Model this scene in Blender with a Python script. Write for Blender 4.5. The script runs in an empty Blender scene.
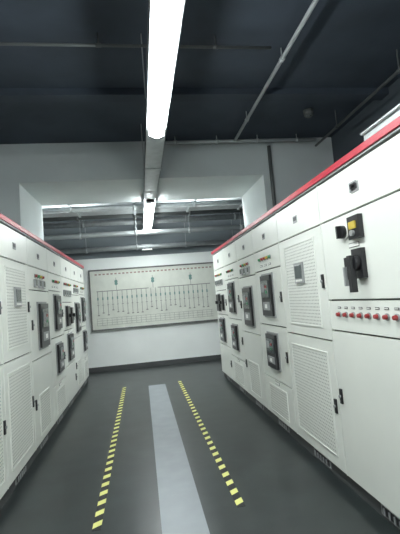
import bpy, bmesh, math, random
from mathutils import Vector, Matrix
random.seed(4)
scene=bpy.context.scene
scene.view_settings.view_transform='Standard'

# ---------------- materials ----------------
def new_mat(name):
    m=bpy.data.materials.new(name); m.use_nodes=True
    return m,m.node_tree,m.node_tree.nodes['Principled BSDF']
def mat(name,col,rough=.5,metal=0,var=.06,scale=6,bump=0,emit=None,es=0,coat=0):
    m,nt,b=new_mat(name)
    b.inputs['Roughness'].default_value=rough
    b.inputs['Metallic'].default_value=metal
    if coat:
        b.inputs['Coat Weight'].default_value=coat; b.inputs['Coat Roughness'].default_value=.12
    tc=nt.nodes.new('ShaderNodeTexCoord'); n=nt.nodes.new('ShaderNodeTexNoise')
    n.inputs['Scale'].default_value=scale; n.inputs['Detail'].default_value=4
    nt.links.new(tc.outputs['Object'],n.inputs['Vector'])
    r=nt.nodes.new('ShaderNodeValToRGB')
    r.color_ramp.elements[0].position=.3; r.color_ramp.elements[1].position=.7
    r.color_ramp.elements[0].color=(*[c*(1-var) for c in col],1)
    r.color_ramp.elements[1].color=(*[min(1,c*(1+var)) for c in col],1)
    nt.links.new(n.outputs['Fac'],r.inputs['Fac']); nt.links.new(r.outputs['Color'],b.inputs['Base Color'])
    if bump:
        bp=nt.nodes.new('ShaderNodeBump'); bp.inputs['Strength'].default_value=bump; bp.inputs['Distance'].default_value=.01
        nt.links.new(n.outputs['Fac'],bp.inputs['Height']); nt.links.new(bp.outputs['Normal'],b.inputs['Normal'])
    if emit:
        b.inputs['Emission Color'].default_value=(*emit,1); b.inputs['Emission Strength'].default_value=es
    return m
def mat_perf(name,col,pitch,rad):
    m,nt,b=new_mat(name); b.inputs['Roughness'].default_value=.5
    tc=nt.nodes.new('ShaderNodeTexCoord'); sp=nt.nodes.new('ShaderNodeSeparateXYZ')
    nt.links.new(tc.outputs['Object'],sp.inputs[0])
    def M(op,a,bv=None):
        k=nt.nodes.new('ShaderNodeMath'); k.operation=op
        for i,v in enumerate((a,bv)):
            if v is None: continue
            if isinstance(v,(int,float)): k.inputs[i].default_value=v
            else: nt.links.new(v,k.inputs[i])
        return k.outputs[0]
    def g(o):
        q=M('SUBTRACT',M('FRACT',M('DIVIDE',o,pitch)),.5); return M('MULTIPLY',q,q)
    s=M('ADD',g(sp.outputs['X']),g(sp.outputs['Z']))
    hole=M('LESS_THAN',s,rad*rad)
    mx=nt.nodes.new('ShaderNodeMix'); mx.data_type='RGBA'
    mx.inputs['A'].default_value=(*col,1); mx.inputs['B'].default_value=(.22,.22,.21,1)
    nt.links.new(hole,mx.inputs['Factor']); nt.links.new(mx.outputs['Result'],b.inputs['Base Color'])
    return m
PAINT=(.73,.75,.70)
M_paint=mat('cabinet_paint',PAINT,.35,var=.03,scale=2)
M_red=mat('red_trim',(.40,.018,.04),.4)
M_black=mat('black_plastic',(.015,.015,.017),.35)
M_perf=mat_perf('perforated_steel',(.70,.72,.67),.026,.21)
M_grey=mat('grey_metal',(.30,.31,.31),.45,.1)
M_green=mat('green_lens',(.03,.22,.09),.3)
M_redl=mat('red_lens',(.30,.03,.03),.3)
M_yel=mat('yellow_plastic',(.5,.38,.05),.4)
M_label=mat('label_white',(.8,.8,.77),.4)
M_seam=mat('seam_dark',(.08,.08,.075),.7)
M_screen=mat('screen_glass',(.07,.085,.085),.15)
M_plinth=mat('plinth_steel',(.08,.085,.085),.5,.2)
CAB=[M_paint,M_red,M_black,M_perf,M_grey,M_green,M_redl,M_yel,M_label,M_seam,M_screen,M_plinth]
PA,RE,BK,PF,GR,GN,RL,YE,LA,SE,SC,PL=range(12)
M_ceil=mat('ceiling_dark_paint',(.042,.056,.076),.8,var=.2,scale=2)
M_wall=mat('wall_paint_white',(.84,.87,.85),.7,var=.03,scale=2)
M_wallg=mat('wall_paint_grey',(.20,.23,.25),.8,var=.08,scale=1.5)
M_walls=mat('side_wall_dark_paint',(.06,.075,.09),.8,var=.1,scale=1.5)
M_beam=mat('beam_plaster',(.54,.59,.59),.8,var=.05,scale=2,bump=.08)
M_floor=mat('floor_epoxy',(.020,.026,.026),.34,var=.3,scale=4,bump=.03,coat=.12)
M_stripe=mat('floor_grey_paint',(.25,.275,.295),.42,var=.08,scale=5)
M_tb=mat('tape_black',(.012,.012,.012),.5)
M_ty=mat('tape_yellow',(.75,.74,.24),.5)
M_galv=mat('galvanised_steel',(.42,.45,.46),.45,.35,var=.1,scale=12)
M_pipe=mat('conduit_white',(.42,.45,.46),.5)
M_dpipe=mat('pipe_dark',(.09,.10,.10),.5)
M_lamp=mat('fluorescent_diffuser',(.9,.9,.9),.5,emit=(.94,1.0,1.0),es=56)
M_exit=mat('emergency_diffuser',(.9,.9,.9),.5,emit=(.95,1.0,.985),es=3)
M_body=mat('luminaire_body',(.7,.7,.7),.4)

# ---------------- mesh builder ----------------
class B:
    def __init__(s): s.bm=bmesh.new()
    def box(s,x0,x1,y0,y1,z0,z1,m=0):
        v=[s.bm.verts.new(p) for p in ((x0,y0,z0),(x1,y0,z0),(x1,y1,z0),(x0,y1,z0),(x0,y0,z1),(x1,y0,z1),(x1,y1,z1),(x0,y1,z1))]
        for f in ((3,2,1,0),(4,5,6,7),(0,1,5,4),(1,2,6,5),(2,3,7,6),(3,0,4,7)):
            fc=s.bm.faces.new([v[i] for i in f]); fc.material_index=m
    def cyl(s,p0,p1,r0,m=0,seg=14,r1=None):
        if r1 is None: r1=r0
        p0=Vector(p0);p1=Vector(p1); d=(p1-p0).normalized()
        a=d.orthogonal().normalized(); b=d.cross(a)
        A=[];C=[]
        for i in range(seg):
            t=2*math.pi*i/seg; o=a*math.cos(t)+b*math.sin(t)
            A.append(s.bm.verts.new(p0+o*r0)); C.append(s.bm.verts.new(p1+o*r1))
        for i in range(seg):
            j=(i+1)%seg; f=s.bm.faces.new((A[i],A[j],C[j],C[i])); f.material_index=m; f.smooth=seg>8
        f=s.bm.faces.new(A[::-1]); f.material_index=m
        f=s.bm.faces.new(C); f.material_index=m
    def poly(s,pts,m=0):
        f=s.bm.faces.new([s.bm.verts.new(p) for p in pts]); f.material_index=m
    def done(s,name,mats,loc=(0,0,0),rz=0,bevel=0):
        bmesh.ops.recalc_face_normals(s.bm,faces=s.bm.faces)
        me=bpy.data.meshes.new(name); s.bm.to_mesh(me); s.bm.free()
        for m in mats: me.materials.append(m)
        o=bpy.data.objects.new(name,me); scene.collection.objects.link(o)
        o.location=loc; o.rotation_euler=(0,0,rz)
        if bevel:
            md=o.modifiers.new('bevel','BEVEL'); md.width=bevel; md.segments=2; md.limit_method='ANGLE'
        return o

# ---------------- room shell ----------------
XL,XR,Y0,YB,HC=-2.8,2.8,-2.2,9.0,3.5
def shell(name,a,m):
    b=B(); b.box(*a); return b.done(name,[m])
shell('floor',(XL,XR,Y0,YB,-.1,0),M_floor)
shell('ceiling',(XL,XR,Y0,YB,HC,HC+.1),M_ceil)
shell('wall_left',(XL-.1,XL,Y0,YB,-.1,HC+.1),M_walls)
shell('wall_right',(XR,XR+.1,Y0,YB,-.1,HC+.1),M_walls)
shell('wall_front',(XL-.1,XR+.1,Y0-.1,Y0,-.1,HC+.1),M_wallg)
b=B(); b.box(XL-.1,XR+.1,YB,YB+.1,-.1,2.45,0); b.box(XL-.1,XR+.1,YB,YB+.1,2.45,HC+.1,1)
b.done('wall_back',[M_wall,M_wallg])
# portal: downstand beam and piers
BY0,BY1=5.12,6.3
b=B()
JL,JR,BZ=-1.39,1.76,3.0
b.box(XL,XR,BY0,BY1,BZ,HC); b.box(XL,JL,BY0,BY1,0,BZ); b.box(JR,XR,BY0,BY1,0,BZ)
b.done('wall_portal',[M_beam])
b=B(); b.box(XL,XR,YB-.015,YB,0,.1); b.done('baseboard_back',[M_plinth])
for y in (0.6,2.2,3.8):
    b=B(); b.box(XL,XR,y,y+.14,HC-.07,HC); b.done('ceiling_joist',[M_ceil])

# ---------------- floor markings ----------------
b=B(); b.box(.03,.31,-2.0,6.95,0,.003); b.done('floor_walkway_stripe',[M_stripe])
for X in (-.375,.565):
    b=B(); w=.028
    b.box(X-w,X+w,2.72,7.02,0,.002,0)
    y=2.74
    while y<6.96:
        b.poly([(X-w,y,.0032),(X+w,y+.035,.0032),(X+w,y+.10,.0032),(X-w,y+.065,.0032)],1); y+=.145
    b.done('hazard_tape',[M_tb,M_ty])

# ---------------- switchgear cabinets ----------------
H=2.2
def door(b,x0,x1,z0,z1,m=PA):
    b.box(x0+.007,x1-.007,0,.03,z0+.006,z1-.006,m)
def grille(b,x0,x1,z0,z1):
    b.box(x0,x1,-.004,.002,z0,z1,PF)
    for (a,c,d,e) in ((x0-.012,x0,z0-.012,z1+.012),(x1,x1+.012,z0-.012,z1+.012),(x0,x1,z0-.012,z0),(x0,x1,z1,z1+.012)):
        b.box(a,c,-.008,.002,d,e,PA)
def lamp(b,x,z,m,r=.016):
    b.cyl((x,.002,z),(x,-.008,z),r*1.35,GR); b.cyl((x,-.008,z),(x,-.028,z),r,m,r1=r*.8)
def acb(b,x,z,w=.36,h=.44):
    b.box(x-w/2-.02,x+w/2+.02,-.012,.002,z-h/2-.02,z+h/2+.02,GR)
    b.box(x-w/2,x+w/2,-.035,-.01,z-h/2,z+h/2,BK)
    b.box(x-w*.36,x+w*.36,-.045,-.03,z-h*.05,z+h*.38,SC)
    b.box(x-w*.30,x-w*.02,-.05,-.04,z+h*.08,z+h*.30,GR)
    b.box(x+w*.08,x+w*.20,-.05,-.04,z+h*.18,z+h*.25,RL)
    b.box(x+w*.08,x+w*.20,-.05,-.04,z+h*.05,z+h*.12,GN)
    b.box(x-w*.32,x+w*.32,-.042,-.03,z-h*.36,z-h*.16,GR)
    b.box(x-w*.1,x+w*.1,-.047,-.04,z-h*.31,z-h*.21,LA)
def mccb(b,x,z,w=.12,h=.2):
    b.box(x-w/2-.012,x+w/2+.012,-.01,.002,z-h/2-.012,z+h/2+.012,GR)
    b.box(x-w/2,x+w/2,-.04,-.008,z-h/2,z+h/2,BK)
    b.box(x-w*.14,x+w*.14,-.075,-.04,z-.02,z+.03,BK)
def meter(b,x,z,s=.14):
    b.box(x-s/2,x+s/2,-.02,.002,z-s/2,z+s/2,GR)
    b.box(x-s*.38,x+s*.38,-.024,-.018,z-s*.25,z+s*.38,SC)
    for i in range(4): b.box(x-s*.36+i*s*.2,x-s*.24+i*s*.2,-.024,-.018,z-s*.42,z-s*.32,LA)
def lock(b,x,z):
    b.box(x-.014,x+.014,-.012,.002,z-.05,z+.05,BK); b.cyl((x,-.01,z),(x,-.022,z),.010,GR)
def label(b,x,z,w=.1,h=.03):
    b.box(x-w/2,x+w/2,-.003,.002,z-h/2,z+h/2,BK); b.box(x-w/2+.004,x+w/2-.004,-.005,.002,z-h/2+.004,z+h/2-.004,LA)
def badge(b,x,z):
    b.box(x-.04,x+.04,-.004,.002,z-.03,z+.03,GR); b.box(x-.03,x+.03,-.006,-.003,z-.012,z+.02,BK)

def cabinet(side,ya,yb,kind,depth):
    w=yb-ya; b=B()
    b.box(0.002,w-.002,.022,depth,.1,H-.045,SE)
    b.box(0,.004,.0,depth,.1,H-.045,PA); b.box(w-.004,w,.0,depth,.1,H-.045,PA)
    b.box(.003,w-.003,.03,depth+.002,H-.05,H,PA)
    b.box(0,w,-.022,.05,H-.042,H,RE)
    b.box(0,w,-.012,.03,H-.056,H-.042,GR)
    b.box(0,w,.03,depth,0,.1,PL)
    b.box(w*.5-.15,w*.5+.15,.024,.034,.02,.085,GR)
    b.box(w*.5-.13,w*.5+.13,.02,.04,.03,.075,BK)
    for i in range(5): b.box(w*.5-.11+i*.05,w*.5-.10+i*.05,.012,.03,.03,.075,GR)
    hd=1.86
    door(b,0,w,hd,H-.062)
    badge(b,w*.5,1.99)
    k=kind
    if k=='incomer':
        door(b,0,w,1.31,hd); door(b,0,w,1.10,1.31); door(b,0,w,.1,1.10)
        X=lambda Y:(yb-Y)
        b.cyl((X(2.37),.002,1.745),(X(2.37),-.012,1.745),.052,LA,24)
        b.cyl((X(2.37),-.01,1.745),(X(2.37),-.035,1.745),.042,BK,24)
        b.box(X(2.37)-.01,X(2.37)+.01,-.06,-.03,1.705,1.785,BK)
        b.box(X(2.22)-.065,X(2.22)+.065,-.03,.002,1.68,1.82,BK)
        b.box(X(2.22)-.035,X(2.22)+.035,-.04,-.02,1.74,1.785,YE)
        b.cyl((X(2.22),-.03,1.715),(X(2.22),-.05,1.715),.018,GR)
        b.box(X(2.22)-.055,X(2.22)+.055,-.03,.002,1.44,1.62,BK)
        b.cyl((X(2.22),-.03,1.53),(X(2.22),-.06,1.53),.045,BK,20)
        b.box(X(2.22)-.018,X(2.22)+.018,-.085,-.05,1.36,1.58,BK)
        b.box(X(2.36)-.02,X(2.36)+.02,-.025,.002,1.44,1.58,BK)
        b.box(X(2.36)-.008,X(2.36)+.008,-.045,-.02,1.40,1.52,GR)
        label(b,X(2.28),1.65,.12,.03)
        for i in range(9):
            lamp(b,X(2.55)+i*.088,1.215,RL,.015)
            label(b,X(2.55)+i*.088,1.26,.04,.014)
        lock(b,w-.06,1.56); lock(b,.05,.65)
        badge(b,X(2.22),2.0)
    elif k=='reactive':
        door(b,0,w,1.02,hd); door(b,0,w,.1,1.02)
        grille(b,w*.16,w*.84,1.12,1.78); grille(b,w*.12,w*.88,.2,.92)
        meter(b,w*.5,1.54,.17); lock(b,w-.045,1.45); lock(b,w-.045,.56)
    elif k=='acb':
        door(b,0,w,1.64,hd); door(b,0,w,1.06,1.64); door(b,0,w,.50,1.06); door(b,0,w,.1,.50)
        for i in range(5): lamp(b,w*.28+i*.085,1.76,(GN,RL,RL,YE,GN)[i])
        for i in range(3): label(b,w*.3+i*.14,1.69,.08,.02)
        acb(b,w*.5,1.37,.32,.42); acb(b,w*.5,.80,.30,.34)
        lock(b,w-.05,1.35); lock(b,w-.05,.78); label(b,w*.5,.47,.14,.03)
        grille(b,w*.2,w*.8,.16,.42)
    elif k=='acb_one':
        door(b,0,w,1.62,hd); door(b,0,w,.92,1.62); door(b,0,w,.1,.92)
        for i in range(4): lamp(b,w*.3+i*.10,1.77,(RL,GN,YE,RL)[i])
        for i in range(3): meter(b,w*.28+i*.17,1.69,.085)
        acb(b,w*.55,1.25,.36,.46); lock(b,.06,1.27); lock(b,.06,.5)
        grille(b,w*.25,w*.75,.18,.55)
    elif k=='feeder':
        zs=[hd,1.62,1.38,1.14,.86,.58,.34,.1]
        for z1,z0 in zip(zs,zs[1:]):
            door(b,0,w,z0,z1); c=(z0+z1)/2
            mccb(b,w*.45,c,.16,min(.18,(z1-z0)*.7)); lock(b,w-.05,c)
            for i in range(3): lamp(b,w*.68+i*.05,c+.04,(RL,GN,YE)[i],.012)
            label(b,w*.18,c+.03,.12,.03)
    elif k=='feeder_two':
        door(b,0,w,1.5,hd); door(b,0,w,1.1,1.5); door(b,0,w,.6,1.1); door(b,0,w,.1,.6)
        for i in range(6): lamp(b,w*.22+i*.09,1.76,(RL,RL,GN,RL,YE,GN)[i])
        for i in range(4): meter(b,w*.2+i*.15,1.63,.09)
        mccb(b,w*.35,1.3,.2,.28); mccb(b,w*.72,1.3,.14,.24)
        acb(b,w*.5,.85,.34,.36); lock(b,w-.04,1.3); lock(b,w-.04,.35)
        label(b,w*.5,1.06,.14,.03)
    if side=='R': loc=(1.32,yb,0); rz=-math.pi/2
    else: loc=(-1.07,ya,0); rz=math.pi/2
    b.done('switchgear_cabinet',CAB,loc,rz,bevel=.0025)
def row(side,ys,kinds,dover):
    for (a,c),k in zip(zip(ys,ys[1:]),kinds):
        dp=dover if (c>BY0-.01 and a<BY1+.01) else .75
        cabinet(side,a+.001,c-.001,k,dp)
row('R',[-.2,.75,1.7,2.7,3.6,4.45,5.27,6.12,7.0],
    ['reactive','acb_one','incomer','reactive','acb','acb_one','acb','feeder_two'],.43)
row('L',[.1,.9,1.7,2.5,3.3,4.1,4.95,5.75,6.55,7.3,8.0],
    ['feeder','acb','reactive','reactive','reactive','acb_one','acb','feeder_two','acb_one','acb'],.31)

# bus duct on top of right row
b=B(); b.box(1.48,1.95,-.1,2.3,H+.04,H+.15,0); b.box(1.46,1.97,-.1,2.3,H+.15,H+.165,0)
for y in (0,.8,1.6,2.25): b.box(1.50,1.93,y-.02,y+.02,H,H+.04,0)
b.done('bus_duct',[M_galv],bevel=.003)

# ---------------- overhead tray and luminaires ----------------
TZ=2.95
b=B()
b.box(.15,.34,-2.0,8.5,TZ,TZ+.006); b.box(.15,.156,-2.0,8.5,TZ,TZ+.06); b.box(.334,.34,-2.0,8.5,TZ,TZ+.06)
for y in (-1.5,0,1.5,3.0,4.6,6.6,8.2):
    for x in (.145,.345): b.cyl((x,y,TZ+.02),(x,y,HC),.005,0,8)
for y in (4.6,5.6): b.box(.135,.355,y-.015,y+.015,TZ-.006,TZ,0)
b.done('cable_tray',[M_galv])
def luminaire(x0,y0,x1,y1,z):
    b=B(); L=math.hypot(x1-x0,y1-y0)
    b.box(-.05,.05,0,L,-.03,0,0)
    n=10; w=.068
    prof=[(-w*math.cos(math.pi*i/n), -.03-.05*math.sin(math.pi*i/n)) for i in range(n+1)]
    A=[b.bm.verts.new((p[0],.008,p[1])) for p in prof]; C=[b.bm.verts.new((p[0],L-.008,p[1])) for p in prof]
    for i in range(n):
        f=b.bm.faces.new((A[i],A[i+1],C[i+1],C[i])); f.material_index=1; f.smooth=True
    f=b.bm.faces.new(A); f.material_index=1
    f=b.bm.faces.new(C); f.material_index=1
    f=b.bm.faces.new((A[0],C[0],C[-1],A[-1])); f.material_index=1
    for y in (0,L-.006): b.box(-w-.001,w+.001,y,y+.006,-.06,0,0)
    b.done('fluorescent_luminaire',[M_body,M_lamp],(x0,y0,z),-math.atan2(x1-x0,y1-y0))
luminaire(.245,-1.45,.245,.95,TZ-.001)  # row continued unseen over and behind the camera, added to light the cabinets
luminaire(.245,1.08,.245,3.52,TZ-.001)
for y0 in (6.0,7.22): luminaire(.245,y0,.245,y0+1.2,TZ-.001)
for x0 in (-1.9,.6): luminaire(x0,6.52,x0+1.2,6.52,HC)  # extra lamps hidden behind the beam, added to brighten the back wall
for x0 in (-1.9,.7): luminaire(x0,-1.2,x0+1.2,-1.2,HC)  # unseen lamps behind the camera, added to brighten the near aisle
b=B(); b.box(.10,.34,YB-.05,YB,2.56,2.70,0); b.box(.12,.32,YB-.07,YB-.05,2.58,2.68,1)
b.done('emergency_light',[M_body,M_exit],bevel=.004)

# ---------------- conduits and pipes ----------------
def pipe(name,p0,p1,r,m,clamps=0,ax=None):
    b=B(); b.cyl(p0,p1,r,0,16)
    p0=Vector(p0);p1=Vector(p1)
    for i in range(clamps):
        c=p0.lerp(p1,(i+.5)/clamps); d=(p1-p0).normalized()*.02
        b.cyl(c-d,c+d,r*1.3,0,16)
        b.cyl(c,(c.x,c.y,HC),.006,0,8)
    return b.done(name,[m])
pipe('ceiling_conduit',(1.35,-2.1,3.40),(1.35,4.9,3.40),.018,M_pipe,6)
pipe('ceiling_conduit',(.3,4.98,3.42),(2.5,4.98,3.42),.02,M_pipe,4)
pipe('ceiling_conduit',(-2.5,3.0,3.40),(1.2,3.0,3.40),.012,M_dpipe,4)
pipe('ceiling_conduit',(2.45,-2.1,3.30),(2.45,4.9,3.30),.016,M_dpipe,6)
pipe('wall_conduit',(1.86,5.08,2.22),(1.86,5.08,3.38),.024,M_dpipe)
for (y,z,r,m) in ((6.85,3.2,.06,M_pipe),(7.02,3.1,.04,M_galv),(7.75,3.15,.09,M_dpipe),(8.0,2.8,.05,M_pipe),(8.45,3.12,.06,M_galv),(8.8,2.62,.05,M_galv)):
    pipe('overhead_pipe',(-2.7,y,z),(2.7,y,z),r,m,5)
b=B(); b.box(-2.5,2.5,7.15,7.5,3.08,3.3)
for x in (-2,-1,0,1,2): b.box(x-.02,x+.02,7.13,7.52,3.06,3.32); b.cyl((x,7.3,3.3),(x,7.3,HC),.006,0,8)
b.done('ventilation_duct',[M_galv])
b=B(); b.cyl((2.1,4.3,HC-.07),(2.1,4.3,HC),.05,0,20,r1=.06); b.cyl((2.1,4.3,HC-.085),(2.1,4.3,HC-.07),.03,0,20)
b.done('smoke_detector',[M_dpipe])

# ---------------- single-line diagram board ----------------
b=B(); x0,x1,z0,z1=-1.06,1.70,.90,2.17; yf=YB-.03
b.box(x0,x1,yf,YB-.001,z0,z1,0)
for a in ((x0-.03,x1+.03,z0-.03,z0),(x0-.03,x1+.03,z1,z1+.03),(x0-.03,x0,z0,z1),(x1,x1+.03,z0,z1)):
    b.box(a[0],a[1],yf-.02,YB-.001,a[2],a[3],1)
yl=yf-.003
def hl(xa,xb,z,t=.012,m=2): b.box(xa,xb,yl,yf,z-t/2,z+t/2,m)
def vl(x,za,zb,t=.010,m=2): b.box(x-t/2,x+t/2,yl,yf,za,zb,m)
x=x0+.1
while x<x1-.1:
    hl(x,x+.05,z1-.08,.03,4); x+=.085
hl(x0+.12,x0+1.25,1.72,.016); hl(x0+1.45,x1-.12,1.72,.016)
for xc in (x0+.55,x0+1.35,x0+2.2):
    vl(xc,1.72,2.0); b.cyl((xc,yf,1.92),(xc,yl-.002,1.92),.035,3,16); b.cyl((xc,yf,1.87),(xc,yl-.002,1.87),.035,3,16)
x=x0+.14
while x<x1-.12:
    L=random.choice((1.2,1.25,1.3)); vl(x,L,1.72)
    b.box(x-.014,x+.014,yl-.001,yf,1.53,1.59,3); hl(x-.022,x+.022,1.42,.01); hl(x-.022,x+.022,L,.02)
    x+=.105
for z in (1.13,1.08,1.03,.98): 
    hl(x0+.1,x1-.1,z,.005)
x=x0+.1
while x<x1-.1: vl(x,.98,1.13,.005); x+=.105
M_bd=mat('board_cream',(.68,.70,.63),.45); M_fr=mat('board_frame',(.14,.14,.135),.4); M_ink=mat('ink_dark',(.25,.25,.24),.6); M_ink2=mat('ink_teal',(.16,.29,.26),.6); M_inkr=mat('ink_red',(.36,.25,.23),.6)
b.done('single_line_diagram_board',[M_bd,M_fr,M_ink,M_ink2,M_inkr])

# ---------------- camera ----------------
cd=bpy.data.cameras.new('camera'); co=bpy.data.objects.new('camera',cd); scene.collection.objects.link(co)
cd.sensor_fit='VERTICAL'; cd.sensor_height=36; cd.lens=36*400/534; cd.clip_start=.02
f=400
d=Vector((141-200,303-267,f)).normalized(); r=math.radians(4)
u=Vector((-math.sin(r),-math.cos(r),0)); u=(u-d*u.dot(d)).normalized()
rt=d.cross(u)
if rt.x<0: rt=-rt
cx=Vector((rt[0],d[0],u[0])); cy=-Vector((rt[1],d[1],u[1])); cz=-Vector((rt[2],d[2],u[2]))
Mx=Matrix((cx,cy,cz)).transposed().to_4x4(); Mx.translation=(0,0,1.4)
co.matrix_world=Mx
scene.camera=co
w=bpy.data.worlds.new('world'); scene.world=w; w.use_nodes=True
w.node_tree.nodes['Background'].inputs[0].default_value=(.02,.022,.025,1)
